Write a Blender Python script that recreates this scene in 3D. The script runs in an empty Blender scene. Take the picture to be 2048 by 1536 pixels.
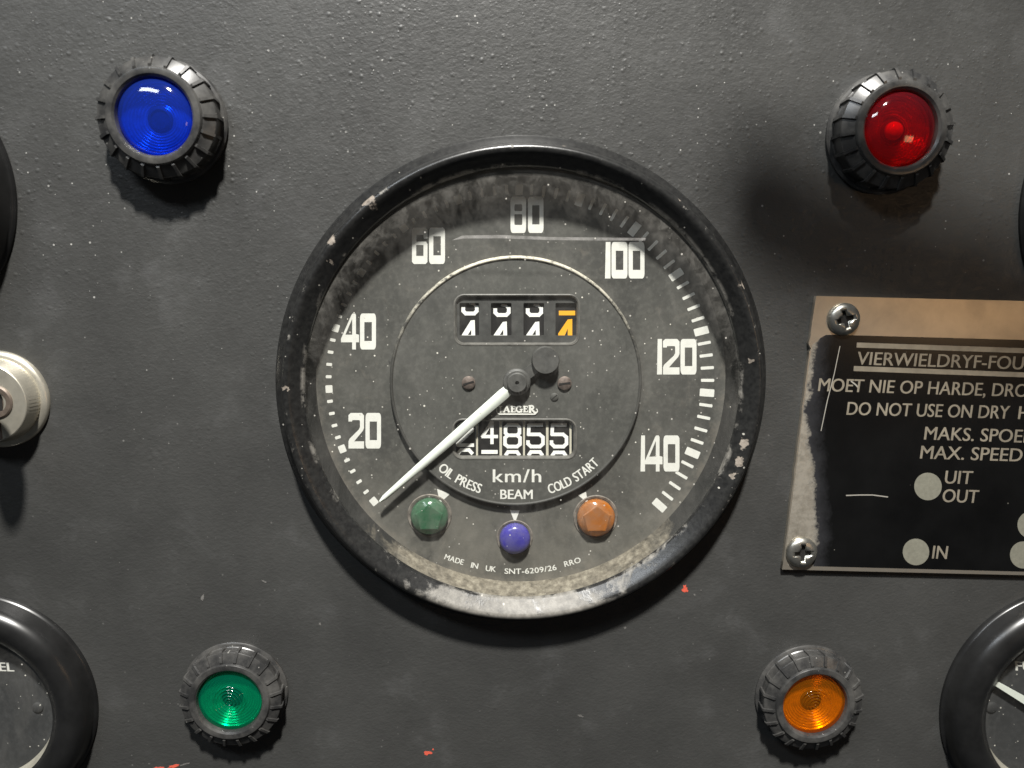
import bpy, bmesh, math, random
from mathutils import Vector, Matrix

random.seed(7)
S = bpy.context.scene
COL = S.collection

# ------------------------------------------------------------------ camera, light, exposure
PITCH, YAW = math.radians(8.4), math.radians(2.4)
FPX, DIST = 1538.0, 0.169          # focal length in photo pixels (2048 wide), metres to the panel
FW = Vector((math.sin(YAW) * math.cos(PITCH), math.cos(YAW) * math.cos(PITCH), -math.sin(PITCH)))
RT = Vector((math.cos(YAW), -math.sin(YAW), 0.0))
UP = RT.cross(FW)
CAM = FW * -DIST

cam_d = bpy.data.cameras.new("camera")
cam_d.sensor_width = 36.0
cam_d.lens = 36.0 * FPX / 2048.0
cam_d.clip_start, cam_d.clip_end = 0.005, 50.0
cam_d.dof.use_dof = True
cam_d.dof.focus_distance = 0.171
cam_d.dof.aperture_fstop = 14.0
cam = bpy.data.objects.new("camera", cam_d)
COL.objects.link(cam)
cam.matrix_world = Matrix.Translation(CAM) @ Matrix((RT, UP, -FW)).transposed().to_4x4()
S.camera = cam

W = bpy.data.worlds.new("World"); S.world = W; W.use_nodes = True
bg = W.node_tree.nodes["Background"]
bg.inputs[0].default_value = (0.80, 0.90, 1.0, 1); bg.inputs[1].default_value = 0.03

LD = Vector((-0.005, -0.545, 0.84)).normalized()    # towards the lamp above the dashboard
def lamp(name, kind, loc, target, power, size, color, **kw):
    d = bpy.data.lights.new(name, kind); d.energy = power; d.color = color
    if kind == "AREA":
        d.shape = "RECTANGLE"; d.size, d.size_y = size
    else:
        d.shadow_soft_size = size
    for a, b in kw.items(): setattr(d, a, b)
    o = bpy.data.objects.new(name, d); COL.objects.link(o)
    o.location = loc
    o.rotation_euler = (Vector(target) - Vector(loc)).to_track_quat("-Z", "Y").to_euler()
    return o
LAMP = LD * 0.80
lamp("inspection_lamp", "SPOT", LAMP, (0.0, 0, 0.0), 68.0, 0.030, (1.0, 0.975, 0.925),
     spot_size=math.radians(34), spot_blend=0.95)
lamp("warm_cab_lamp", "AREA", (0.30, -0.34, 0.015), (0.09, 0, 0.015), 0.062, (0.085, 0.055), (1.0, 0.63, 0.33))
lamp("cool_fill_light", "AREA", (-0.30, -0.40, 0.45), (0, 0, 0), 1.3, (0.26, 0.07), (0.86, 0.93, 1.0))  # added cool fill to lift the shade and streak the lenses

S.view_settings.view_transform = "Standard"; S.view_settings.look = "None"
S.view_settings.gamma = 1.0; S.view_settings.use_curve_mapping = False
S.view_settings.exposure = 0.0
S.render.engine = "CYCLES"
S.cycles.max_bounces = 10; S.cycles.transparent_max_bounces = 12

# ------------------------------------------------------------------ geometry helpers
MM = 0.001
def U3(px, py, h=0.0):
    """point on the plane h metres in front of the panel seen at photo pixel (px, py)"""
    d = FW * FPX + RT * (px - 1024.0) - UP * (py - 768.0)
    t = (-h - CAM.y) / d.y
    return CAM + d * t
def K(px, py, h=0.0):
    return (U3(px + 5, py, h) - U3(px - 5, py, h)).length / 10.0
def XZ(px, py, h=0.0):
    p = U3(px, py, h); return (p.x, p.z)

def link(name, me, mat=None, parent=None, smooth=False):
    me.name = name
    o = bpy.data.objects.new(name, me); COL.objects.link(o)
    if mat is not None:
        me.materials.clear(); me.materials.append(mat)
    if parent is not None: o.parent = parent
    if smooth:
        for p in me.polygons: p.use_smooth = True
        try: me.set_sharp_from_angle(angle=math.radians(smooth if smooth is not True else 35))
        except Exception: pass
    return o
def tag(o, label, cat, group=None):
    o["label"] = label; o["category"] = cat
    if group: o["group"] = group
    return o
def thing(name, loc, label, cat, group=None):
    o = bpy.data.objects.new(name, None); COL.objects.link(o)
    o.location = loc; o.empty_display_size = 0.01
    return tag(o, label, cat, group)

def lathe_bm(bm, prof, n=96, c=(0, 0), close=False, cap_last=False, cap_first=False):
    """revolve (radius, height-towards-viewer) around the panel normal at local (x, z) = c"""
    rings = []
    for r, h in prof:
        rings.append([bm.verts.new((c[0] + r * math.cos(2 * math.pi * i / n), -h, c[1] + r * math.sin(2 * math.pi * i / n))) for i in range(n)])
    seq = list(zip(rings[:-1], rings[1:]))
    if close: seq.append((rings[-1], rings[0]))
    for a, b in seq:
        for i in range(n):
            j = (i + 1) % n
            bm.faces.new((a[i], a[j], b[j], b[i]))
    if cap_last: bm.faces.new(rings[-1])
    if cap_first: bm.faces.new(list(reversed(rings[0])))
    return rings
def lathe(prof, n=96, c=(0, 0), **kw):
    bm = bmesh.new(); lathe_bm(bm, prof, n, c, **kw)
    return fin(bm)
def fin(bm, name="m"):
    bmesh.ops.recalc_face_normals(bm, faces=bm.faces)
    me = bpy.data.meshes.new(name); bm.to_mesh(me); bm.free(); return me

def shape(loops, h0, h1):
    """filled outline with holes between heights h0 < h1 (towards the viewer)"""
    cu = bpy.data.curves.new("c", "CURVE"); cu.dimensions = "2D"; cu.fill_mode = "BOTH"
    cu.extrude = abs(h1 - h0) / 2
    for lp in loops:
        s = cu.splines.new("POLY"); s.points.add(len(lp) - 1)
        for p, q in zip(s.points, lp): p.co = (q[0], q[1], 0, 1)
        s.use_cyclic_u = True
    o = bpy.data.objects.new("tmp", cu); COL.objects.link(o)
    dg = bpy.context.evaluated_depsgraph_get()
    me = bpy.data.meshes.new_from_object(o.evaluated_get(dg))
    bpy.data.objects.remove(o); bpy.data.curves.remove(cu)
    hm = (h0 + h1) / 2
    for v in me.vertices: v.co = (v.co.x, -v.co.z - hm, v.co.y)
    return me
def circ(cx, cy, r, n=64):
    return [(cx + r * math.cos(2 * math.pi * i / n), cy + r * math.sin(2 * math.pi * i / n)) for i in range(n)]
def rrect(x0, y0, x1, y1, r, n=5):
    out = []
    for cx, cy, a in ((x1 - r, y1 - r, 0), (x0 + r, y1 - r, 90), (x0 + r, y0 + r, 180), (x1 - r, y0 + r, 270)):
        for i in range(n + 1):
            t = math.radians(a + 90 * i / n); out.append((cx + r * math.cos(t), cy + r * math.sin(t)))
    return out
def px_loops(loops, h, org):
    """loops given in photo pixels -> local metres around org (X, Z) on the plane h"""
    out = []
    for lp in loops:
        o = []
        for (a, b) in lp:
            x, z = XZ(a, b, h); o.append((x - org[0], z - org[1]))
        out.append(o)
    return out
def px_shape(loops, h0, h1, org):
    return shape(px_loops(loops, h1, org), h0, h1)
def join(meshes):
    bm = bmesh.new()
    for m in meshes:
        bm.from_mesh(m); bpy.data.meshes.remove(m)
    return fin2(bm)
def fin2(bm):
    me = bpy.data.meshes.new("m"); bm.to_mesh(me); bm.free(); return me

# ---- lettering: text outline -> flat mesh in unit space (x along baseline 0..1, y cap height 0..1)
_tc = {}
def text_unit(s, bold=0.0, space=1.0):
    def ev(st):
        cu = bpy.data.curves.new("t", "FONT"); cu.body = st; cu.size = 1.0; cu.space_character = space
        cu.resolution_u = 4; cu.extrude = 0.01
        o = bpy.data.objects.new("t", cu); COL.objects.link(o)
        dg = bpy.context.evaluated_depsgraph_get()
        me = bpy.data.meshes.new_from_object(o.evaluated_get(dg))
        bpy.data.objects.remove(o); bpy.data.curves.remove(cu)
        return me
    if "H" not in _tc:
        m = ev("H"); _tc["H"] = max(v.co.y for v in m.vertices); bpy.data.meshes.remove(m)
    me = ev(s)
    x0 = min(v.co.x for v in me.vertices); x1 = max(v.co.x for v in me.vertices)
    for v in me.vertices: v.co = ((v.co.x - x0) / (x1 - x0), v.co.y / _tc["H"], v.co.z)
    return me, (x1 - x0) / _tc["H"]
def text_px(s, p0, p1, up, h, org, thick=0.00004, bold=0.0, **kw):
    """bold: extra stroke width in photo pixels, struck twice a hair apart"""
    if bold:
        L = math.hypot(p1[0] - p0[0], p1[1] - p0[1]); dx, dy = (p1[0] - p0[0]) / L * bold / 2, (p1[1] - p0[1]) / L * bold / 2
        return join([text_px(s, (p0[0] - dx * g, p0[1] - dy * g), (p1[0] - dx * g, p1[1] - dy * g), up, h, org, thick + (0.000004 if g > 0 else 0), **kw) for g in (1, -1)])
    return text_px1(s, p0, p1, up, h, org, thick, **kw)
def text_px1(s, p0, p1, up, h, org, thick=0.00004, **kw):
    """lettering whose baseline runs from photo pixel p0 to p1 and whose capitals rise by 'up' pixels, lying on plane h"""
    me, _ = text_unit(s, **kw)
    for v in me.vertices:
        a = p0[0] + (p1[0] - p0[0]) * v.co.x + up[0] * v.co.y
        b = p0[1] + (p1[1] - p0[1]) * v.co.x + up[1] * v.co.y
        x, z = XZ(a, b, h + thick); v.co = (x - org[0], -h - thick * (1.0 if v.co.z > 0 else 0.02), z - org[1])
    return me
def arc_text_px(s, c, r, a0, a1, cap, h, org, inward_top=True, wscale=0.86, **kw):
    """lettering on an arc below the centre, letter tops towards the centre; a0 -> a1 in degrees (image angles, y down)"""
    ms = []
    chars = list(s)
    ws = []
    for ch in chars:
        if ch == " ": ws.append(0.55)
        else:
            m, w = text_unit(ch); bpy.data.meshes.remove(m); ws.append(w + 0.14)
    tot = sum(ws); acc = 0
    for ch, w in zip(chars, ws):
        if ch != " ":
            f0, f1 = (acc + 0.07) / tot, (acc + w - 0.07) / tot
            t = math.radians(a0 + (a1 - a0) * (f0 + f1) / 2)
            half = abs(math.radians(a1 - a0)) * r * (f1 - f0) / 2
            ctr = (c[0] + r * math.cos(t), c[1] + r * math.sin(t))
            tan = (math.sin(t), -math.cos(t)); upv = (-math.cos(t) * cap, -math.sin(t) * cap)
            ms.append(text_px(ch, (ctr[0] - tan[0] * half, ctr[1] - tan[1] * half),
                              (ctr[0] + tan[0] * half, ctr[1] + tan[1] * half), upv, h, org, **kw))
        acc += w
    return join(ms)

# ---- block numerals of the scale, in a cell 0..1 x 0..1 (y up): list of loops
def dg_loops(d):
    if d == "0": return [rrect(0, 0, 1, 1, .14), [(.27, .235), (.27, .76), (.74, .76), (.74, .235)]]
    if d == "8": return [rrect(0, 0, 1, 1, .14), rrect(.25, .60, .76, .79, .06), rrect(.25, .22, .76, .515, .05)]
    if d == "6": return [[(.12, 0), (.88, 0), (1, .06), (1, .55), (.90, .615), (.28, .615), (.28, .80), (.75, .80), (.75, .70), (1, .70),
                          (1, .94), (.88, 1), (.12, 1), (0, .94), (0, .06)], [(.27, .22), (.27, .52), (.74, .52), (.74, .22)]]
    if d == "2": return [[(0, 0), (1, 0), (1, .20), (.36, .20), (.93, .50), (1, .58), (1, .93), (.86, 1), (.14, 1), (0, .94), (0, .76), (.22, .76),
                          (.26, .80), (.70, .80), (.74, .77), (.74, .60), (.66, .53), (.06, .27), (0, .20)]]
    if d == "4": return [[(.62, 0), (.83, 0), (.83, .20), (1, .20), (1, .41), (.83, .43), (.83, .96), (.78, 1), (.64, 1), (.58, .96), (0, .30), (0, .20), (.62, .20)],
                         [(.24, .41), (.62, .85), (.62, .41)]]
    if d == "1": return [[(0, 0), (1, 0), (1, 1), (.15, 1)]]
def numeral(cells, y0, y1, h, org):
    ms = []
    for d, x0, x1 in cells:
        lp = [[(x0 + (x1 - x0) * a, y1 + (y0 - y1) * b) for a, b in l] for l in dg_loops(d)]
        ms.append(px_shape(lp, h, h + 0.00004, org))
    return join(ms)

# ------------------------------------------------------------------ materials
PH = 0.0011                # front face of the instruction plate
def CTR(cx, cy, r):      # pixel of the true centre of a panel circle whose image is centred at (cx, cy)
    return cx + r * r * math.tan(YAW) / FPX, cy + r * r * math.tan(PITCH) / FPX
GC = XZ(*CTR(1041, 754, 490))                                # speedometer axis on the panel
class NT:
    def __init__(s, name):
        s.m = bpy.data.materials.new(name); s.m.use_nodes = True
        s.t = s.m.node_tree; s.n = s.t.nodes; s.n.clear()
        s.out = s.n.new("ShaderNodeOutputMaterial")
        s._tc = None
    def set(s, node, key, v):
        sock = node.inputs[key]
        if isinstance(v, bpy.types.NodeSocket): s.t.links.new(v, sock)
        elif isinstance(v, tuple) and len(v) == 3 and sock.type == "RGBA": sock.default_value = (*v, 1)
        elif v is not None: sock.default_value = v
    def node(s, typ, ins=None, **attrs):
        n = s.n.new(typ)
        for a, b in attrs.items(): setattr(n, a, b)
        for k, v in (ins or {}).items(): s.set(n, k, v)
        return n
    def co(s):
        if s._tc is None: s._tc = s.node("ShaderNodeTexCoord").outputs["Object"]
        return s._tc
    def noise(s, scale, detail=4, rough=0.55, vec=None, dist=0.0):
        return s.node("ShaderNodeTexNoise", {"Vector": vec or s.co(), "Scale": scale, "Detail": detail, "Roughness": rough, "Distortion": dist}).outputs["Fac"]
    def ramp(s, fac, stops, interp="LINEAR"):
        n = s.node("ShaderNodeValToRGB", {"Fac": fac}); n.color_ramp.interpolation = interp
        e = n.color_ramp.elements
        while len(e) < len(stops): e.new(0.5)
        for el, (p, c) in zip(e, stops):
            el.position = p; el.color = (*c, 1) if isinstance(c, tuple) else (c, c, c, 1)
        return n.outputs["Color"]
    def mr(s, v, a, b, c=0.0, d=1.0):
        return s.node("ShaderNodeMapRange", {0: v, 1: a, 2: b, 3: c, 4: d}, clamp=True).outputs[0]
    def math(s, op, a, b=0.0, c=0.0):
        n = s.node("ShaderNodeMath", {0: a, 1: b, 2: c}, operation=op); return n.outputs[0]
    def mix(s, f, a, b):
        n = s.node("ShaderNodeMix", data_type="RGBA")
        s.set(n, 0, f); s.set(n, 6, a); s.set(n, 7, b); return n.outputs[2]
    def specks(s, scale, frac, size, vec=None):
        """sparse round dust specks: 1 on a speck"""
        q = s.node("ShaderNodeSeparateXYZ", {0: vec or s.co()})
        q = s.node("ShaderNodeCombineXYZ", {0: q.outputs[0], 1: q.outputs[2]}).outputs[0]
        v = s.node("ShaderNodeTexVoronoi", {"Vector": q, "Scale": scale, "Randomness": 1.0}, voronoi_dimensions="2D")
        sep = s.node("ShaderNodeSeparateColor", {0: v.outputs["Color"]})
        on = s.math("LESS_THAN", sep.outputs[0], frac)
        sz = s.math("MULTIPLY_ADD", sep.outputs[1], size, size * 0.35)
        dd = s.math("SUBTRACT", sz, v.outputs["Distance"])
        k = s.mr(dd, 0.0, size * 0.35)
        return s.math("MULTIPLY", k, on)
    def bump(s, h, strength=0.3, dist=0.0002, normal=None):
        return s.node("ShaderNodeBump", {"Height": h, "Strength": strength, "Distance": dist, "Normal": normal}).outputs[0]
    def bsdf(s, **kw):
        b = s.node("ShaderNodeBsdfPrincipled")
        for k, v in kw.items(): s.set(b, k.replace("_", " "), v)
        return b
    def fresnel(s, normal=None):
        f = s.node("ShaderNodeLayerWeight", {"Blend": 0.5, "Normal": normal}).outputs["Facing"]
        return s.math("MULTIPLY_ADD", s.math("POWER", f, 5.0), 0.96, 0.04)
    def done(s, sh):
        s.t.links.new(sh.outputs[0] if not isinstance(sh, bpy.types.NodeSocket) else sh, s.out.inputs["Surface"]); return s.m

def simple(name, col, rough=0.5, metal=0.0, spec=0.5, noise=None, var=0.25, bump=None):
    t = NT(name)
    c = col; nrm = None
    if noise:
        f = t.noise(noise, 5, 0.6)
        c = t.mix(t.mr(f, 0.3, 0.7), tuple(x * (1 - var) for x in col), tuple(min(1, x * (1 + var)) for x in col))
        if bump: nrm = t.bump(f, bump, 0.0001)
    b = t.bsdf(Base_Color=c, Roughness=rough, Metallic=metal)
    b.inputs["Specular IOR Level"].default_value = spec
    if nrm: t.set(b, "Normal", nrm)
    return t.done(b)

def m_panel():
    t = NT("black_crackle_paint")
    co = t.co()
    st = t.node("ShaderNodeMapping", {"Vector": co, "Rotation": (0, math.radians(20), 0), "Scale": (0.75, 1, 1.15)}).outputs[0]
    n1 = t.noise(620, 5, 0.62, st, 0.6)
    n2 = t.noise(1500, 3, 0.55, st)
    big = t.noise(38, 4, 0.6)
    sx = t.node("ShaderNodeSeparateXYZ", {0: co})
    flat = t.node("ShaderNodeCombineXYZ", {0: sx.outputs[0], 1: sx.outputs[2]}).outputs[0]
    upper = t.mr(sx.outputs[2], -0.030, 0.050, 0.15, 1.0)
    def nubs(scale, frac):
        vo = t.node("ShaderNodeTexVoronoi", {"Vector": flat, "Scale": scale, "Randomness": 1.0}, voronoi_dimensions="2D")
        vs = t.node("ShaderNodeSeparateColor", {0: vo.outputs["Color"]})
        k = t.node("ShaderNodeMapRange", {0: vo.outputs["Distance"], 1: 0.30, 2: 0.0, 3: 0.0, 4: 1.0}, interpolation_type="SMOOTHSTEP").outputs[0]
        return t.math("MULTIPLY", k, t.mr(vs.outputs[0], frac, 0.0))
    pits = t.math("MULTIPLY", t.math("ADD", t.math("MULTIPLY", nubs(480, 0.55), 0.9), t.math("MULTIPLY", nubs(900, 0.6), 0.5)),
                  t.math("MULTIPLY", t.math("ADD", upper, 0.2), t.mr(t.noise(55, 3), 0.32, 0.60)))
    hgt = t.math("ADD", t.math("ADD", t.math("MULTIPLY", n1, 0.55), t.math("MULTIPLY", n2, 0.62)), t.math("MULTIPLY", pits, 0.8))
    haze = t.noise(75, 5, 0.65, None, 0.4)
    col = t.mix(t.mr(big, 0.3, 0.75), (0.037, 0.037, 0.0355), (0.056, 0.056, 0.0535))
    col = t.mix(t.math("MULTIPLY", t.mr(haze, 0.56, 0.80), 0.26), col, (0.14, 0.14, 0.142))
    d1 = t.specks(260, 0.10, 0.05)
    d2 = t.specks(560, 0.06, 0.075)
    dust = t.math("MULTIPLY", t.math("MULTIPLY", t.math("MAXIMUM", d1, d2), upper), t.mr(t.noise(60, 3), 0.36, 0.60))
    col = t.mix(t.math("MULTIPLY", dust, 0.8), col, (0.50, 0.49, 0.46))
    b = t.bsdf(Base_Color=col, Roughness=t.mr(n1, 0.3, 0.7, 0.36, 0.52), Normal=t.bump(hgt, 0.66, 0.00017))
    b.inputs["Specular IOR Level"].default_value = 0.5
    return t.done(b)

CHIPS = [(741, 404, 15), (664, 481, 13), (1485, 571, 10), (1490, 889, 14), (1478, 921, 11), (1467, 950, 7), (571, 777, 8), (1360, 400, 7), (1130, 290, 7),
         (660, 520, 9), (655, 1060, 8), (668, 1085, 10), (1500, 720, 8)]
def m_bezel():
    """black stoved paint, chipped to bare grey metal, with settled dirt and light painted on the lower slope; object space of the speedometer"""
    t = NT("chipped_black_bezel")
    co = t.co(); sep = t.node("ShaderNodeSeparateXYZ", {0: co})
    x, y, z = sep.outputs[0], sep.outputs[1], sep.outputs[2]
    rad = t.math("SQRT", t.math("ADD", t.math("MULTIPLY", x, x), t.math("MULTIPLY", z, z)))
    h = t.math("MULTIPLY", y, -1.0)
    n = t.noise(150, 7, 0.68, None, 0.3)
    n2 = t.noise(900, 4, 0.6)
    # worn metal on the rolled inner slope, with the lower half's highlight painted in
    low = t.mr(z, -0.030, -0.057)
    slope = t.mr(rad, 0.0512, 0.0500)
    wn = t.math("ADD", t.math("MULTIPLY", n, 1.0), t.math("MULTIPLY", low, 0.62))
    wear_lit = t.math("MULTIPLY", t.mr(t.math("ADD", wn, t.math("MULTIPLY", n2, 0.10)), 0.82, 0.94), slope)
    edge = t.math("MULTIPLY", t.mr(rad, 0.0478, 0.0473), t.mr(n, 0.50, 0.58))
    crest = t.math("MULTIPLY", t.mr(t.math("ABSOLUTE", t.math("SUBTRACT", rad, 0.0507)), 0.0005, 0.0001), t.mr(t.noise(420, 5, 0.7), 0.60, 0.66))
    mask = t.math("MAXIMUM", t.math("MAXIMUM", wear_lit, edge), crest)
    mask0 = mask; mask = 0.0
    wn3 = t.node("ShaderNodeTexNoise", {"Vector": co, "Scale": 520, "Detail": 4, "Roughness": 0.6}).outputs["Color"]
    wv = t.node("ShaderNodeVectorMath", {0: wn3, 1: (0.5, 0.5, 0.5)}, operation="SUBTRACT").outputs[0]
    wv = t.node("ShaderNodeVectorMath", {0: wv, "Scale": 0.0042}, operation="SCALE").outputs[0]
    cw = t.node("ShaderNodeVectorMath", {0: co, 1: wv}, operation="ADD").outputs[0]
    for px, py, r in CHIPS:
        q = U3(px, py, 0.0055)
        dd = t.node("ShaderNodeVectorMath", {0: cw, 1: (q.x - GC[0], q.y, q.z - GC[1])}, operation="DISTANCE").outputs["Value"]
        mask = t.math("MAXIMUM", mask, t.mr(dd, r * 0.000095, r * 0.000075))
    cmask = mask; mask = t.math("MAXIMUM", mask0, cmask)
    chipc = t.ramp(t.noise(700, 5, 0.7), [(0.3, (0.10, 0.085, 0.07)), (0.55, (0.25, 0.215, 0.18)), (0.8, (0.38, 0.34, 0.29))])
    worn_lit = t.ramp(t.noise(500, 6, 0.7), [(0.25, (0.075, 0.071, 0.064)), (0.5, (0.16, 0.151, 0.134)), (0.8, (0.30, 0.285, 0.255))])  # worn metal tones that also paint light on the lower slope
    dust = t.math("MULTIPLY", t.specks(420, 0.06, 0.08), 0.8)
    col = t.mix(t.mr(n2, 0.35, 0.7), (0.011, 0.011, 0.011), (0.024, 0.024, 0.023))
    col = t.mix(mask0, col, worn_lit); col = t.mix(cmask, col, chipc); col = t.mix(dust, col, (0.5, 0.48, 0.43))
    hh = t.math("ADD", t.math("MULTIPLY", n2, 0.5), t.math("MULTIPLY", mask, -0.6))
    b = t.bsdf(Base_Color=col, Roughness=t.math("ADD", t.math("MULTIPLY", mask, 0.26), 0.29), Normal=t.bump(hh, 0.35, 0.00012))
    return t.done(b)

def m_dial(name, lo, hi, seed=0.0, dirty=True):
    """matt dark dial paint under a film of dust, with specks; dirtier towards the rim"""
    t = NT(name)
    co = t.node("ShaderNodeMapping", {"Vector": t.co(), "Location": (seed, seed, seed)}).outputs[0]
    sep = t.node("ShaderNodeSeparateXYZ", {0: t.co()})
    rad = t.math("SQRT", t.math("ADD", t.math("MULTIPLY", sep.outputs[0], sep.outputs[0]), t.math("MULTIPLY", sep.outputs[2], sep.outputs[2])))
    n = t.noise(60, 6, 0.65, co, 0.3)
    fine = t.noise(900, 4, 0.6, co)
    col = t.mix(t.mr(n, 0.3, 0.72), lo, hi)
    col = t.mix(t.math("MULTIPLY", t.mr(fine, 0.45, 0.75), 0.25), col, tuple(min(1, c * 2.2) for c in hi))
    if dirty:
        rim = t.mr(rad, 0.0425, 0.0475)
        dn = t.noise(220, 7, 0.7, co, 0.6)
        col = t.mix(t.math("MULTIPLY", t.mr(t.math("ADD", dn, t.math("MULTIPLY", rim, 0.28)), 0.58, 0.78), 0.55), col, (0.17, 0.15, 0.125))
        sett = t.math("MULTIPLY", t.mr(sep.outputs[2], -0.012, -0.042), t.mr(t.noise(110, 5, 0.6, co), 0.25, 0.65))
        col = t.mix(t.math("MULTIPLY", sett, 0.62), col, (0.225, 0.21, 0.18))
        col = t.mix(t.math("MULTIPLY", t.mr(dn, 0.36, 0.28), 0.7), col, (0.02, 0.02, 0.02))
    s = t.math("MAXIMUM", t.specks(330, 0.10, 0.06, co), t.specks(700, 0.09, 0.11, co))
    s = t.math("MULTIPLY", s, t.mr(t.noise(70, 3, 0.5, co), 0.42, 0.60))
    col = t.mix(s, col, (0.72, 0.69, 0.62))
    b = t.bsdf(Base_Color=col, Roughness=0.62, Normal=t.bump(fine, 0.12, 0.0001))
    return t.done(b)

def m_reflection_line():  # pale see-through coat for the reflection painted on the gauge glass
    t = NT("painted_glass_reflection")
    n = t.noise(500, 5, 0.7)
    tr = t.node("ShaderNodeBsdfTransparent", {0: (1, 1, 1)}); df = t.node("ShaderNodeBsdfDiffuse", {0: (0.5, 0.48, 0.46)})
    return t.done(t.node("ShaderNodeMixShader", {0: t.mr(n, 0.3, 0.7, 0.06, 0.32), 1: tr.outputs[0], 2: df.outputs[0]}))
def m_edge():
    """rolled edge of the centre disc, dust lying along its upper side"""
    t = NT("dusty_disc_edge")
    sep = t.node("ShaderNodeSeparateXYZ", {0: t.co()})
    n = t.noise(600, 6, 0.75); up = t.mr(sep.outputs[2], 0.006, 0.026)
    k = t.math("MULTIPLY", t.mr(t.math("ADD", n, t.math("MULTIPLY", up, 0.16)), 0.50, 0.66), up)
    k = t.math("MAXIMUM", k, t.math("MULTIPLY", t.specks(900, 0.30, 0.18), t.math("MULTIPLY", up, 0.9)))
    col = t.mix(k, (0.045, 0.044, 0.040), (0.62, 0.58, 0.48))
    return t.done(t.bsdf(Base_Color=col, Roughness=0.6, Normal=t.bump(n, 0.4, 0.0002)))

def m_wall():
    """inside of the case: painted metal under grime and settled dust, heavier along the bottom"""
    t = NT("grimy_case_wall")
    sep = t.node("ShaderNodeSeparateXYZ", {0: t.co()})
    n = t.noise(130, 7, 0.7, None, 0.5); f = t.noise(650, 5, 0.65)
    low = t.mr(sep.outputs[2], -0.026, -0.044)
    k = t.mr(t.math("ADD", n, t.math("MULTIPLY", low, 0.46)), 0.62, 0.86)
    dirt = t.ramp(f, [(0.28, (0.06, 0.052, 0.040)), (0.5, (0.165, 0.145, 0.112)), (0.75, (0.32, 0.29, 0.23))])
    col = t.mix(k, (0.018, 0.018, 0.017), dirt)
    b = t.bsdf(Base_Color=col, Roughness=0.75, Normal=t.bump(f, 0.5, 0.0003))
    return t.done(b)

def m_glass(dirty=True, name="dusty_gauge_glass"):
    t = NT(name)
    tr = t.node("ShaderNodeBsdfTransparent", {0: (0.97, 0.975, 0.965)})
    gl = t.node("ShaderNodeBsdfGlossy", {0: (1, 1, 1), "Roughness": 0.03})
    fr = t.fresnel()
    mx = t.node("ShaderNodeMixShader", {0: fr, 1: tr.outputs[0], 2: gl.outputs[0]})
    if not dirty: return t.done(mx)
    sep = t.node("ShaderNodeSeparateXYZ", {0: t.co()})
    x, z = sep.outputs[0], sep.outputs[2]
    rad = t.math("SQRT", t.math("ADD", t.math("MULTIPLY", x, x), t.math("MULTIPLY", z, z)))
    st = t.node("ShaderNodeMapping", {"Vector": t.co(), "Scale": (1.25, 1, 0.6)}).outputs[0]
    n = t.noise(90, 8, 0.72, st, 0.8)
    n2 = t.noise(330, 7, 0.7, None, 0.5)
    rim = t.math("MULTIPLY", t.mr(rad, 0.0385, 0.0475), t.mr(z, -0.012, 0.028, 0.30, 1.0))
    film = t.math("MULTIPLY", t.mr(t.math("ADD", n, t.math("MULTIPLY", rim, 0.16)), 0.46, 0.92), 0.13)
    film = t.math("ADD", film, t.math("MULTIPLY", t.math("MULTIPLY", t.mr(t.math("ADD", n2, t.math("MULTIPLY", rim, 0.20)), 0.58, 0.82), rim), 0.17))
    sp = t.math("MULTIPLY", t.specks(240, 0.06, 0.045), 0.75)
    sp2 = t.math("MULTIPLY", t.specks(620, 0.045, 0.10), 0.8)
    fac = t.math("ADD", t.math("MAXIMUM", t.math("MAXIMUM", film, sp), sp2), 0.012)
    df = t.node("ShaderNodeBsdfDiffuse", {0: (0.46, 0.44, 0.40)})
    m2 = t.node("ShaderNodeMixShader", {0: fac, 1: mx.outputs[0], 2: df.outputs[0]})
    return t.done(m2)

def m_lens(name, tint, body, haze=0.10, fine=True):
    """coloured translucent plastic: tinted see-through, a little milky, glossy skin"""
    t = NT(name)
    tr = t.node("ShaderNodeBsdfTransparent", {0: tint})
    df = t.node("ShaderNodeBsdfTranslucent", {0: body})
    d2 = t.node("ShaderNodeBsdfDiffuse", {0: body})
    a = t.node("ShaderNodeMixShader", {0: 0.5, 1: df.outputs[0], 2: d2.outputs[0]})
    b = t.node("ShaderNodeMixShader", {0: haze, 1: tr.outputs[0], 2: a.outputs[0]})
    nz = t.bump(t.noise(500, 3), 0.05, 0.0001)
    gl = t.node("ShaderNodeBsdfGlossy", {0: (1, 1, 1), "Roughness": 0.06, "Normal": nz})
    fr = t.math("ADD", t.fresnel(nz), 0.01)
    return t.done(t.node("ShaderNodeMixShader", {0: fr, 1: b.outputs[0], 2: gl.outputs[0]}))

def m_jewel(name, col, rough=0.16):
    t = NT(name)
    n = t.noise(420, 5, 0.65)
    c = t.mix(t.mr(n, 0.3, 0.75), tuple(x * 0.75 for x in col), col)
    c = t.mix(t.math("MULTIPLY", t.mr(t.noise(260, 6, 0.65), 0.35, 0.70), 0.42), c, (0.22, 0.215, 0.19))
    s = t.math("MULTIPLY", t.specks(800, 0.06, 0.10), 0.6)
    c = t.mix(s, c, (0.6, 0.6, 0.55))
    b = t.bsdf(Base_Color=c, Roughness=rough)
    b.inputs["Subsurface Weight"].default_value = 0.6
    b.inputs["Subsurface Radius"].default_value = (0.0015, 0.0015, 0.0015)
    b.inputs["Subsurface Scale"].default_value = 1.0
    return t.done(b)

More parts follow.
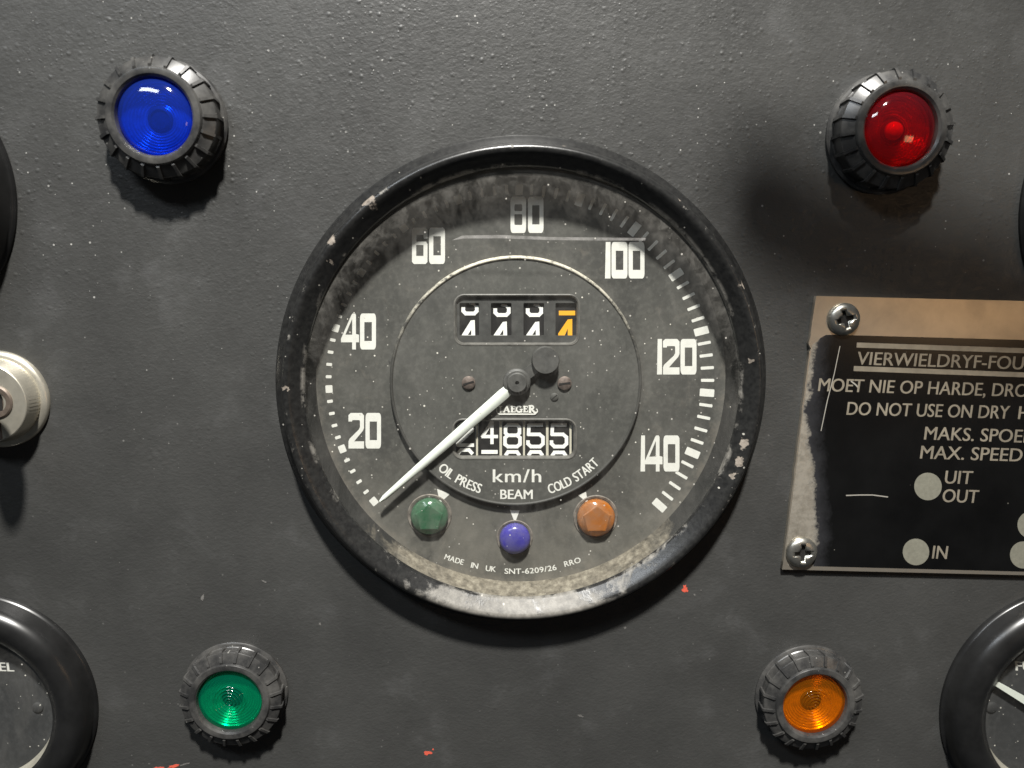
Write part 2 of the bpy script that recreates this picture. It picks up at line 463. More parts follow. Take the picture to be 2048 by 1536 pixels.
def m_cap():
    t = NT("black_bakelite")
    n = t.noise(700, 4, 0.6); d = t.specks(600, 0.04, 0.09)
    dust = t.noise(160, 5, 0.65)
    c = t.mix(t.mr(dust, 0.40, 0.72), (0.026, 0.026, 0.026), (0.095, 0.092, 0.086))
    c = t.mix(t.math("MULTIPLY", d, 0.5), c, (0.4, 0.39, 0.36))
    return t.done(t.bsdf(Base_Color=c, Roughness=0.29, Normal=t.bump(n, 0.10, 0.0001)))

def m_plate_metal():
    t = NT("brushed_bare_aluminium")
    st = t.node("ShaderNodeMapping", {"Vector": t.co(), "Scale": (0.12, 1, 1.0)}).outputs[0]
    b1 = t.noise(900, 4, 0.6, st); n = t.noise(110, 6, 0.7, None, 0.3)
    col = t.ramp(n, [(0.25, (0.50, 0.45, 0.375)), (0.55, (0.60, 0.545, 0.455)), (0.85, (0.67, 0.615, 0.525))])
    return t.done(t.bsdf(Base_Color=col, Metallic=0.85, Roughness=t.mr(n, 0.3, 0.7, 0.39, 0.35), Normal=t.bump(b1, 0.10, 0.00008)))

def m_plate_black():
    """black enamel, rubbed through to the metal along the left edge"""
    t = NT("black_plate_enamel")
    n = t.noise(60, 4, 0.6)
    col = t.mix(t.mr(n, 0.35, 0.7), (0.003, 0.003, 0.003), (0.006, 0.006, 0.006))
    col = t.mix(t.math("MULTIPLY", t.specks(300, 0.02, 0.05), 0.25), col, (0.4, 0.38, 0.32))
    a, b = XZ(1622, 700, PH), XZ(1572, 1104, PH); o = XZ(1800, 860, PH)
    sep = t.node("ShaderNodeSeparateXYZ", {0: t.co()})
    sl = (a[0] - b[0]) / (a[1] - b[1])
    u = t.math("SUBTRACT", sep.outputs[0], t.math("MULTIPLY_ADD", sep.outputs[2], sl, a[0] - o[0] - sl * (a[1] - o[1])))
    wd = t.math("MULTIPLY", t.mr(sep.outputs[2], 0.004, -0.024), 0.0058)
    nz = t.math("ADD", t.math("MULTIPLY", t.noise(240, 7, 0.7), 0.0052), t.math("MULTIPLY", t.noise(1100, 4, 0.6), 0.0014))
    e = t.math("SUBTRACT", t.math("ADD", t.math("ADD", u, nz), -0.0036), wd)
    bare = t.mr(e, 0.0009, -0.0003)
    scuff = t.math("MULTIPLY", t.mr(e, 0.0045, 0.0), 0.14)
    col = t.mix(scuff, col, (0.20, 0.20, 0.22))
    met = t.ramp(t.noise(500, 5, 0.7), [(0.3, (0.30, 0.27, 0.22)), (0.6, (0.50, 0.46, 0.39))])
    col = t.mix(bare, col, met)
    return t.done(t.bsdf(Base_Color=col, Metallic=t.math("MULTIPLY", bare, 0.6), Roughness=t.math("MULTIPLY_ADD", bare, 0.2, 0.20), Normal=t.bump(t.math("MULTIPLY", bare, -1.0), 0.3, 0.00006)))

M = dict(
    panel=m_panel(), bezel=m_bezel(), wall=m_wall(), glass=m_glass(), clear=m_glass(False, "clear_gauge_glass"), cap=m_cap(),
    dial=m_dial("dusty_dial_paint", (0.038, 0.038, 0.035), (0.088, 0.086, 0.077)),
    disc=m_dial("dusty_disc_paint", (0.050, 0.050, 0.046), (0.085, 0.084, 0.076), 0.31, False),
    dial2=m_dial("clean_dial_paint", (0.030, 0.031, 0.032), (0.045, 0.046, 0.047), 0.7, False),
    white=simple("ivory_dial_print", (0.72, 0.715, 0.665), 0.55, noise=700, var=0.06),
    needle=simple("white_needle_paint", (0.74, 0.78, 0.71), 0.40, noise=500, var=0.05),
    hub=simple("grey_black_plastic", (0.075, 0.074, 0.070), 0.55, noise=600, var=0.3, bump=0.1),
    mask=simple("counter_mask_paint", (0.055, 0.055, 0.052), 0.6, noise=600, var=0.3),
    wheel=simple("black_counter_wheel", (0.014, 0.013, 0.013), 0.5),
    divider=simple("pale_counter_divider", (0.55, 0.52, 0.42), 0.5),
    digit=simple("white_counter_digit", (0.86, 0.86, 0.82), 0.5),
    odigit=simple("orange_counter_digit", (0.90, 0.42, 0.02), 0.5),
    edge=m_edge(), frame=simple("painted_frame_edge", (0.115, 0.11, 0.10), 0.5, noise=500, var=0.4),
    dustring=simple("dusty_jewel_rim", (0.17, 0.15, 0.13), 0.7, noise=700, var=0.6, bump=0.3),
    reflection_line=m_reflection_line(),
    nick=simple("pale_paint_scuff", (0.135, 0.13, 0.122), 0.6, noise=1500, var=0.4),
    crumpled=simple("crumpled_foil_reflector", (0.80, 0.78, 0.76), 0.16, 0.9, noise=420, var=0.3, bump=2.5),
    crystal=m_lens("red_crystal_core", (0.92, 0.10, 0.12), (0.6, 0.02, 0.04), 0.10),
    rust=simple("rusty_screw_steel", (0.150, 0.118, 0.102), 0.6, 0.35, noise=900, var=0.45, bump=0.3),
    steel=simple("dull_plated_steel", (0.40, 0.39, 0.35), 0.34, 0.9, noise=500, var=0.3, bump=0.12),
    chrome=simple("worn_nickel_plate", (0.66, 0.62, 0.52), 0.36, 0.75, noise=300, var=0.15, bump=0.06),
    dark=simple("dark_recess", (0.010, 0.009, 0.008), 0.7),
    gloss=simple("glossy_black_bezel", (0.012, 0.012, 0.012), 0.29, noise=200, var=0.3),
    cream=simple("cream_case_ring", (0.34, 0.32, 0.27), 0.6, noise=300, var=0.2),
    red=simple("red_undercoat", (0.62, 0.10, 0.06), 0.6, noise=2000, var=0.2),
    metal=m_plate_metal(), enamel=m_plate_black(),
    print_=simple("bare_metal_lettering", (0.34, 0.305, 0.24), 0.42, 0.45, noise=300, var=0.2),
    dot=simple("bare_metal_disc", (0.205, 0.20, 0.16), 0.55, 0.1, noise=1400, var=0.12),
    scratch_or_reflection=simple("bright_scratch", (0.45, 0.43, 0.38), 0.45, 0.4),
    chipm=simple("bare_chipped_metal", (0.58, 0.50, 0.42), 0.6, noise=900, var=0.35, bump=0.4),
    brass=simple("brown_worn_brass", (0.17, 0.135, 0.11), 0.45, 0.5, noise=900, var=0.3),
    reflector=simple("bright_reflector", (0.72, 0.72, 0.70), 0.24, 0.6, noise=900, var=0.2, bump=0.35),
    filament=simple("frosted_bulb", (0.85, 0.82, 0.74), 0.15),
)

# ------------------------------------------------------------------ dashboard panel
x0, z0, x1, z1 = -0.26, -0.20, 0.26, 0.20
me = shape([[(x0, z0), (x1, z0), (x1, z1), (x0, z1)], circ(GC[0], GC[1], 0.0490, 128)], -0.002, 0.0)
panel = link("dashboard_panel", me, M["panel"])
panel["kind"] = "structure"
panel["label"] = "black crackle painted metal dashboard panel with dust and scuffs"

def chip(px, py, r, mat, seed, stretch=(1, 1), rot=0.0, n=15, name="paint_chip"):
    rr = random.Random(seed); lp = []
    for i in range(n):
        a = 2 * math.pi * i / n; q = r * rr.uniform(0.45, 1.15)
        u, v = q * math.cos(a) * stretch[0], q * math.sin(a) * stretch[1]
        lp.append((px + u * math.cos(rot) - v * math.sin(rot), py + u * math.sin(rot) + v * math.cos(rot)))
    return link(name, px_shape([lp], 0.0, 0.00006, (0, 0)), mat, panel)
for a in ((1370, 1178, 8, M["red"], 1, (0.9, 1.1)), (855, 1506, 8, M["red"], 2, (1.1, 0.6)),
          (347, 1533, 7, M["red"], 3, (2.2, 0.45), -0.25), (372, 1528, 5, M["nick"], 4, (2.6, 0.4), -0.25),
          (318, 1536, 5, M["red"], 5, (2.4, 0.5), -0.1), (1389, 1190, 2.2, M["nick"], 6), (1402, 1181, 1.6, M["nick"], 7), (866, 1499, 2.0, M["red"], 8), (1250, 1256, 3, M["nick"], 9), (1161, 1432, 5, M["nick"], 10, (1.6, .4), 0.3),
          (405, 1196, 7, M["nick"], 12, (.5, 1.3), 0.4), (528, 1163, 5, M["nick"], 13, (1.4, .4), 0.4), (640, 1248, 3, M["nick"], 14)):
    o = chip(*a)
    o["label"] = "red undercoat showing through a paint chip" if a[3] is M["red"] else "pale scrape in the paint"

# ------------------------------------------------------------------ speedometer
sp = thing("speedometer", (GC[0], 0, GC[1]), "large round speedometer with worn black bezel and white needle, in the middle of the panel", "speedometer")
LIP_H, DIAL_H, DISC_H = 0.0040, -0.0030, -0.0018
# bezel: outer wall, rolled crest, inner slope down to the lip
prof = [(0.0538, 0.0), (0.0538, 0.0006), (0.0534, 0.0010), (0.0522, 0.0016), (0.0518, 0.0030), (0.0516, 0.0046), (0.0513, 0.0056), (0.0508, 0.0062),
        (0.0502, 0.0063), (0.0496, 0.0060), (0.0488, 0.0053), (0.0480, 0.0046), (0.0473, 0.0041), (0.0470, 0.0038), (0.0469, 0.0030), (0.0478, 0.0029), (0.0480, -0.0005), (0.0490, -0.0006)]
fine = []
for (r0, h0), (r1, h1) in zip(prof[:-1], prof[1:]):
    fine.append((r0, h0))
fine.append(prof[-1])
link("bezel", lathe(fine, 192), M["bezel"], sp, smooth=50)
link("glass", lathe([(0.0477, 0.0026), (0.0477, 0.0031), (0.0300, 0.0032), (0.0001, 0.0032)], 96), M["glass"], sp)
GS = px_loops([[(903, 481), (925, 471), (1000, 470), (1100, 474), (1200, 475), (1292, 476), (1290, 481), (1200, 481), (1100, 480), (1000, 476.5), (926, 477)]], 0.00325, GC)  # painted strip standing in for an edge reflected in the glass
gs = link("scratch_or_reflection", shape(GS, 0.00322, 0.00324), M["reflection_line"], sp); gs["label"] = "painted pale line for an edge reflected in the gauge glass"
link("case_wall", lathe([(0.0478, 0.0024), (0.0474, 0.0010), (0.0459, DIAL_H + 0.0002), (0.0458, DIAL_H - 0.0004), (0.0488, DIAL_H - 0.0004), (0.0488, 0.0020)], 128), M["wall"], sp, smooth=True)

DC = (1034.5, 758.0)                       # dial centre in the photograph
dial = link("dial", shape([circ(0, 0, 0.0473, 160)] + px_loops([[(890, 575), (1175, 575), (1175, 708), (890, 708)], [(890, 822), (1165, 822), (1165, 932), (890, 932)]], DIAL_H, GC),
                         DIAL_H - 0.0006, DIAL_H), M["dial"], sp)
# scale marks: one printed pattern
ms = []
A0, A1 = 220.5, -41.6
for i in range(71):
    a = math.radians(A0 + (A1 - A0) * i / 70)
    major = i % 5 == 0
    deg = A0 + (A1 - A0) * i / 70
    f = max(0.0, min(1.0, (deg - 60) / 70))          # the left-hand marks are shorter
    rin = 366 + 4 * f + (0 if major else 1.5)
    rout = 395 - 11 * f - (0 if major else 1)
    w = 7.6 if major else 3.0
    cx, cy = DC
    u = (math.cos(a), -math.sin(a)); v = (-u[1], u[0])
    q = 1.2
    lp = [(rin + q, -w), (rin, -w + q), (rin, w - q), (rin + q, w), (rout - q, w), (rout, w - q), (rout, -w + q), (rout - q, -w)]
    ms.append(px_shape([[(cx + u[0] * r + v[0] * t, cy + u[1] * r + v[1] * t) for r, t in lp]], DIAL_H, DIAL_H + 0.00004, GC))
link("scale_marks", join(ms), M["white"], dial)
for txt, cells, y0, y1 in (
    ("20", (("2", 697, 728), ("0", 731, 762)), 826, 897),
    ("40", (("4", 682, 718), ("0", 720, 752)), 627, 699),
    ("60", (("6", 824, 855), ("0", 858, 890)), 455, 528),
    ("80", (("8", 1021, 1052), ("0", 1056, 1087)), 393, 466),
    ("100", (("1", 1210, 1221), ("0", 1223, 1255), ("0", 1257, 1289)), 484, 557),
    ("120", (("1", 1314, 1324), ("2", 1326, 1359), ("0", 1361, 1393)), 678, 749),
    ("140", (("1", 1281, 1290), ("4", 1290, 1325), ("0", 1327, 1359)), 871, 943)):
    o = link("numeral", numeral(cells, y0, y1, DIAL_H, GC), M["white"], dial); o["label"] = "white printed number " + txt
for tri in (((874, 978), (900, 988), (880, 1006)), ((1020, 1021), (1039, 1021), (1030, 1046)), ((1156, 990), (1172, 984), (1176, 1007))):
    link("arrow_mark", px_shape([list(tri)], DIAL_H, DIAL_H + 0.00004, GC), M["white"], dial)
link("lettering", join([arc_text_px(s, (1031, 740), r, a0, a1, 10.5, DIAL_H, GC, bold=0.5) for s, r, a0, a1 in (
    ("MADE", 404, 110.8, 105.0), ("IN", 405, 102.9, 100.7), ("UK", 406, 98.6, 95.5), ("SNT-6209/26", 408, 93.2, 78.2), ("RRO", 406, 76.0, 71.0))]),
     M["white"], dial)["label"] = "tiny white maker's lettering along the lower edge"

# raised centre disc with the two counter windows cut through it
dcx, dcz = XZ(*CTR(1031.5, 762, 249), DISC_H); dR = 249 * K(1031, 762, DISC_H)
dloc = (dcx - GC[0], dcz - GC[1])
win1 = rrect(911, 592, 1156, 688, 18); win2 = rrect(908, 841, 1150, 916, 14)
wl = px_loops([win1, win2], DISC_H, GC)
disc = link("centre_disc", shape([circ(dloc[0], dloc[1], dR, 160)] + wl, DIAL_H - 0.0002, DISC_H), M["disc"], sp)
rim = link("disc_edge", lathe([(dR - 0.00035, DISC_H + 0.0), (dR - 0.00018, DISC_H + 0.00028), (dR + 0.00010, DISC_H + 0.00034), (dR + 0.00034, DISC_H + 0.0001), (dR + 0.00052, DIAL_H)], 160, dloc), M["edge"], disc, smooth=70)
def loft(loops):
    bm = bmesh.new(); prev = None
    for lp, h in loops:
        row = [bm.verts.new((x, -h, z)) for x, z in lp]
        if prev:
            n = len(row)
            for i in range(n): bm.faces.new((prev[i], prev[(i + 1) % n], row[(i + 1) % n], row[i]))
        prev = row
    return fin(bm)
for w_ in (win1, win2):
    x0_, x1_ = min(p[0] for p in w_), max(p[0] for p in w_); y0_, y1_ = min(p[1] for p in w_), max(p[1] for p in w_)
    L_ = []
    for q, dh in ((4.0, 0.00001), (2.6, 0.00010), (1.2, 0.00010), (-2.2, -0.00045), (-2.8, -0.0012)):
        L_.append((px_loops([rrect(x0_ - q, y0_ - q, x1_ + q, y1_ + q, 17 + q)], DISC_H, GC)[0], DISC_H + dh))
    link("window_frame", loft(L_), M["frame"], disc, smooth=25)

text_w = lambda s, p0, p1, up, **k: link("lettering", text_px(s, p0, p1, up, DISC_H, GC, **k), M["white"], disc)
text_w("km/h", (986, 964.5), (1082, 964.5), (0, -25.5), bold=1.0, space=1.08)["label"] = "white letters km/h"
text_w("BEAM", (1001, 998), (1065, 998), (0, -18.5), bold=1.2)["label"] = "white word BEAM"
for s, r, a0, a1 in (("OIL PRESS", 236, 131.5, 107.5), ("COLD START", 236, 73.3, 44.5)):
    o = link("lettering", arc_text_px(s, (1031, 762), r, a0, a1, 18.5, DISC_H, GC, bold=1.2), M["white"], disc); o["label"] = "white words " + s.lower() + " on the curve"

# maker's name with its looped underline, thin serif strokes
def strokes(segs, h, org, wpx):
    ms = []
    for pts, k in segs:
        for (a, b), (c, d) in zip(pts[:-1], pts[1:]):
            L = math.hypot(c - a, d - b); nx, ny = -(d - b) / L * wpx * k / 2, (c - a) / L * wpx * k / 2
            ex, ey = (c - a) / L * wpx * k * .3, (d - b) / L * wpx * k * .3
            ms.append(px_shape([[(a + nx - ex, b + ny - ey), (c + nx + ex, d + ny + ey), (c - nx + ex, d - ny + ey), (a - nx - ex, b - ny - ey)]], h + 0.000002, h + 0.00004 + 0.000004 * len(ms), org))
    return join(ms)
arc = lambda cx, cy, rx, ry, a, b, n=8: [(cx + rx * math.cos(math.radians(a + (b - a) * i / n)), cy + ry * math.sin(math.radians(a + (b - a) * i / n))) for i in range(n + 1)]
J = [([(1001, 813), (1001, 824)], 1.0), (arc(1001, 820, 8, 8.5, 200, 90), .6), ([(998, 813), (1004, 813)], .5),
     ([(1008, 824), (1013, 812.5)], .6), ([(1013, 812.5), (1018, 824)], 1.1), ([(1010, 820.5), (1016, 820.5)], .5), ([(1006, 824), (1010, 824)], .5), ([(1016, 824), (1020, 824)], .5),
     ([(1024, 813), (1024, 824)], 1.1), ([(1022, 813), (1030, 813), (1030, 815)], .5), ([(1024, 818), (1029, 818)], .5), ([(1022, 824), (1030.5, 824), (1030.5, 821.5)], .5),
     (arc(1038, 818.5, 5.2, 5.8, -50, -310, 10), .9), ([(1043, 819), (1043, 824)], .9), ([(1040, 819), (1045, 819)], .5),
     ([(1049, 813), (1049, 824)], 1.1), ([(1047, 813), (1055, 813), (1055, 815)], .5), ([(1049, 818), (1054, 818)], .5), ([(1047, 824), (1055.5, 824), (1055.5, 821.5)], .5),
     ([(1060, 812), (1060, 825)], 1.3), ([(1058, 812), (1063, 812)], .7), (arc(1063, 815, 4, 3.2, -90, 90, 6), .9), ([(1063, 818.4), (1070, 826)], 1.1), (arc(1071.5, 822, 3.5, 4, 110, -60, 5), .6), ([(1058, 825), (1062, 825)], .6),
     ([(1000, 828.5), (1068, 828.5)], .75), (arc(1068, 824.5, 4.5, 4, 90, 0, 4), .7)]
link("maker_name", strokes(J, DISC_H, GC, 3.4), M["white"], disc)["label"] = "maker's name JAEGER with a looped underline"
link("lettering", text_px("BRITISH", (1013, 809), (1052, 809), (0, -6), DISC_H, GC), M["hub"], disc)

# counters behind the windows: black wheels with digits
def counter(name, hm, label):
    o = bpy.data.objects.new(name, None); COL.objects.link(o); o.parent = sp; o.empty_display_size = 0.005; o["label"] = label
    return o
trip = counter("trip_counter", 0, "four digit trip counter stopped halfway between 3 and 4")
odo = counter("odometer", 0, "five digit odometer reading 24855")
WH, MH = DISC_H - 0.0014, DISC_H - 0.0007
slots = [(919, 958), (982, 1023), (1047, 1088), (1111, 1154)]
link("mask_plate", px_shape([rrect(900, 578, 1168, 700, 10)] + [rrect(a, 606, b, 671, 2) for a, b in slots], MH - 0.0004, MH, GC), M["mask"], trip)
for i, (a, b) in enumerate(slots):
    w = link("digit_wheel", px_shape([[(a - 4, 590), (b + 4, 590), (b + 4, 690), (a - 4, 690)]], WH - 0.001, WH, GC), M["wheel"], trip)
    cx = (a + b) / 2 + (1 if i == 3 else 2); dy = (0, 3, 3, -4)[i]
    m = M["odigit"] if i == 3 else M["digit"]
    if i < 3:   # lower half of a 3, with a 4 below
        three = strokes([([(cx - 1, 607 + dy), (cx + 7, 608 + dy), (cx + 12, 614 + dy)], .6), ([(cx + 13, 613 + dy), (cx + 13, 622 + dy)], .95), ([(cx - 14, 616 + dy), (cx - 14, 622 + dy), (cx - 9, 627 + dy), (cx + 8, 627 + dy), (cx + 13, 622 + dy)], 1.0)], WH, GC, 7.5)
    else:
        three = strokes([([(cx - 13, 626), (cx + 14, 626)], 1.15)], WH, GC, 8.0)
    o = link("digit", three, m, trip)
    yb = 671
    y4 = 644 + dy
    four = px_shape([[(cx - 18, yb + 8), (cx - 17, yb - 1), (cx + 1, y4 - 3), (cx + 9, y4 - 4), (cx + 10, yb + 8)], [(cx - 5, yb - 1), (cx + 2, yb - 1), (cx + 2, yb - 12)]] if i < 3 else
                    [[(cx - 17, yb + 8), (cx - 17, yb - 4), (cx + 2, y4 - 1), (cx + 11, y4 - 2), (cx + 11, yb + 8)], [(cx - 5, yb + 2), (cx + 2, yb + 2), (cx + 2, yb - 14)]], WH, WH + 0.00004, GC)
    link("digit", four, m, trip)
WO = DISC_H - 0.0013
seps = [(908, 912), (951, 957), (998, 1005), (1045, 1051), (1091, 1098), (1138, 1144)]
for a, b in zip(seps[:-1], seps[1:]):
    link("digit_wheel", px_shape([[(a[1] + .3, 825), (b[0] - .3, 825), (b[0] - .3, 925), (a[1] + .3, 925)]], WO - 0.001, WO, GC), M["wheel"], odo)
for i, (a, b) in enumerate(seps[1:]):
    link("wheel_divider", px_shape([[(a + 1, 825), (b - 1, 825), (b - 1, 925), (a + 1, 925)]], WO - 0.001, WO + 0.00012, GC), M["divider"], odo)
O = {"2": [([(-15, 12), (-13, 4), (-6, 0), (6, 0), (14, 5), (14, 14), (-14, 42), (-14, 45), (16, 45)], 1)],
     "4": [([(5, 46), (5, 0)], .95), ([(5, 0), (-14, 32), (15, 32)], .95)],
     "8": [([(-9, 0), (9, 0), (14, 5), (14, 17), (9, 22), (-9, 22), (-14, 17), (-14, 5), (-9, 0)], 1), ([(9, 22), (15, 27), (15, 41), (9, 46), (-9, 46), (-15, 41), (-15, 27), (-9, 22)], 1)],
     "5": [([(13, 0), (-13, 0), (-14, 20), (8, 20), (15, 26), (15, 40), (9, 46), (-9, 46), (-15, 40), (-15, 35)], 1)],
     "3": [([(-14, 8), (-8, 1), (8, 1), (14, 8)], 1)], "-": [([(-14, 2), (14, 2)], 1.1)], "^": [([(-13, 8), (-9, 2), (9, 2), (13, 8)], 1)]}
for d, cx, y, nx, ny in (("2", 930, 848, "3", 899), ("4", 979, 843, "-", 902), ("8", 1025, 850, "^", 902), ("5", 1071, 850, "^", 902), ("5", 1118, 850, "^", 903)):
    for dd, yy in ((d, y), (nx, ny)):
        link("digit", strokes([([(cx + p[0], yy + p[1] * .94) for p in pts], k) for pts, k in O[dd]], WO, GC, 7.0), M["digit"], odo)

# small screws and stop pin on the disc
def loc_px(px, py, h): x, z = XZ(px, py, h); return (x - GC[0], z - GC[1])
def slot_screw(px, py, r, h, mat, parent, ang, hgt=0.0006):
    c = loc_px(px, py, h + hgt); R = r * K(px, py, h)
    m = lathe([(R, h), (R, h + hgt * .7), (R * .85, h + hgt), (0.00002, h + hgt * 1.15)], 28, c)
    s = link("screw", m, mat, parent, smooth=True)
    L = 0.82 * R; w = R * .13; ca, sa = math.cos(ang), math.sin(ang)
    lp = [(c[0] + u * ca - v * sa, c[1] + u * sa + v * ca) for u, v in ((-L, -w), (L, -w), (L, w), (-L, w))]
    link("slot", shape([lp], h + hgt * 1.05, h + hgt * 1.22), M["dark"], s)
    return s
slot_screw(937, 766, 13.5, DISC_H, M["rust"], disc, 0.3)
slot_screw(1129.5, 767, 14, DISC_H, M["rust"], disc, 0.12)
slot_screw(1109, 794, 8, DISC_H, M["disc"], disc, 0.7, 0.0003)

# needle with hub and counterweight
NH = DISC_H + 0.0013
nd = bpy.data.objects.new("needle", None); COL.objects.link(nd); nd.parent = sp; nd["label"] = "long white needle resting at zero"; nd.empty_display_size = 0.005
bm = bmesh.new()
p0, p1 = Vector((1022, 775)), Vector((760, 1003)); d = (p1 - p0).normalized(); nrm = Vector((-d.y, d.x))
secs = [(0.0, 10, 0), (0.06, 11.6, 1), (0.3, 10.4, 1), (0.7, 8.2, 1), (0.965, 5.6, 1), (1.0, 2.4, 0)]
prev = None
for f, w, ridge in secs:
    c = p0 + (p1 - p0) * f; row = []
    for s_, hh in ((-1, NH), (-.55, NH + 0.0004 * (0.4 + .6 * ridge)), (0, NH + 0.0005), (.55, NH + 0.0004 * (0.4 + .6 * ridge)), (1, NH), (0, NH - 0.0002)):
        q = c + nrm * (w * s_); x, z = XZ(q.x, q.y, NH); row.append(bm.verts.new((x - GC[0], -hh, z - GC[1])))
    if prev:
        for i in range(6): bm.faces.new((prev[i], prev[(i + 1) % 6], row[(i + 1) % 6], row[i]))
    else: bm.faces.new(row)
    prev = row
bm.faces.new(list(reversed(prev)))
link("blade", fin(bm), M["needle"], nd, smooth=40)
hc = loc_px(1034, 765, NH + 0.0006); kk = K(1034, 765, NH)
link("hub", lathe([(27 * kk, DISC_H), (28 * kk, NH - 0.0004), (27 * kk, NH + 0.0003), (23 * kk, NH + 0.0006), (20.5 * kk, NH + 0.0006), (20 * kk, NH + 0.0011),
                   (18 * kk, NH + 0.0013), (4.2 * kk, NH + 0.0013), (3.8 * kk, NH + 0.0005), (0.00001, NH + 0.0005)], 48, hc), M["hub"], nd, smooth=30)
cc = loc_px(1091.5, 721, NH + 0.0012)
link("counterweight", lathe([(24 * kk, NH - 0.0009), (27.5 * kk, NH - 0.0006), (27.5 * kk, NH + 0.0008), (26 * kk, NH + 0.0012), (0.00001, NH + 0.0012)], 48, cc), M["hub"], nd, smooth=30)
a, b = Vector(hc), Vector(cc); dd = (b - a).normalized(); nn = Vector((-dd.y, dd.x)) * 11 * kk
link("tail", shape([[tuple(a + nn), tuple(a - nn), tuple(b - nn), tuple(b + nn)]], NH - 0.0006, NH + 0.0001), M["hub"], nd)

# tell-tale jewels on the dial
def jewel(px, py, r, hgt, mat, label, sides):
    c = loc_px(px, py, DIAL_H + hgt); R = r * K(px, py, DIAL_H + hgt)
    bm = bmesh.new(); pts = []
    for rr, hh, n, off in ((1.0, 0.0, 40, 0), (1.0, .45, 40, 0), (.93, .66, 40, 0)):
        pts += [(rr, hh, 2 * math.pi * i / n) for i in range(n)]
    if sides:
        pts += [(.76, 1.0, math.pi / 2 + 2 * math.pi * i / sides) for i in range(sides)]
    else:
        for rr, hh in ((.80, .82), (.6, .93), (.35, 1.0), (0.05, 1.03)): pts += [(rr, hh, 2 * math.pi * i / 24) for i in range(24)]
    for rr, hh, t in pts: bm.verts.new((c[0] + R * rr * math.cos(t), -(DIAL_H + hgt * hh), c[1] + R * rr * math.sin(t)))
    bmesh.ops.convex_hull(bm, input=bm.verts[:])
    bmesh.ops.dissolve_limit(bm, angle_limit=0.02, verts=bm.verts, edges=bm.edges)
    if sides:
        bmesh.ops.recalc_face_normals(bm, faces=bm.faces)
        ed = [e for e in bm.edges if len(e.link_faces) == 2 and e.calc_face_angle(0) > 0.12 and min(-v.co.y for v in e.verts) > DIAL_H + hgt * .9]
        bmesh.ops.bevel(bm, geom=ed, offset=R * .05, segments=2, affect="EDGES", profile=0.5)
    o = link("warning_jewel", fin(bm), mat, sp, smooth=9 if sides else 60); o["label"] = label
    m = lathe([(R * 1.20, DIAL_H), (R * 1.16, DIAL_H + 0.00025), (R * 1.05, DIAL_H + 0.0001), (R * 1.01, DIAL_H - 0.0002)], 48, c)
    link("jewel_rim", m, M["dustring"], o, smooth=True)
    return o
jewel(858, 1037, 37.5, 0.0022, M.setdefault("jg", m_jewel("green_jewel_plastic", (0.030, 0.130, 0.062))), "green five sided oil pressure jewel", 5)
jewel(1030.5, 1083, 31, 0.0026, M.setdefault("jb", m_jewel("blue_jewel_plastic", (0.060, 0.050, 0.36), 0.22)), "small domed blue beam jewel", 0)
jewel(1194, 1040, 38, 0.0022, M.setdefault("jo", m_jewel("orange_jewel_plastic", (0.44, 0.14, 0.014))), "orange five sided cold start jewel", 5)

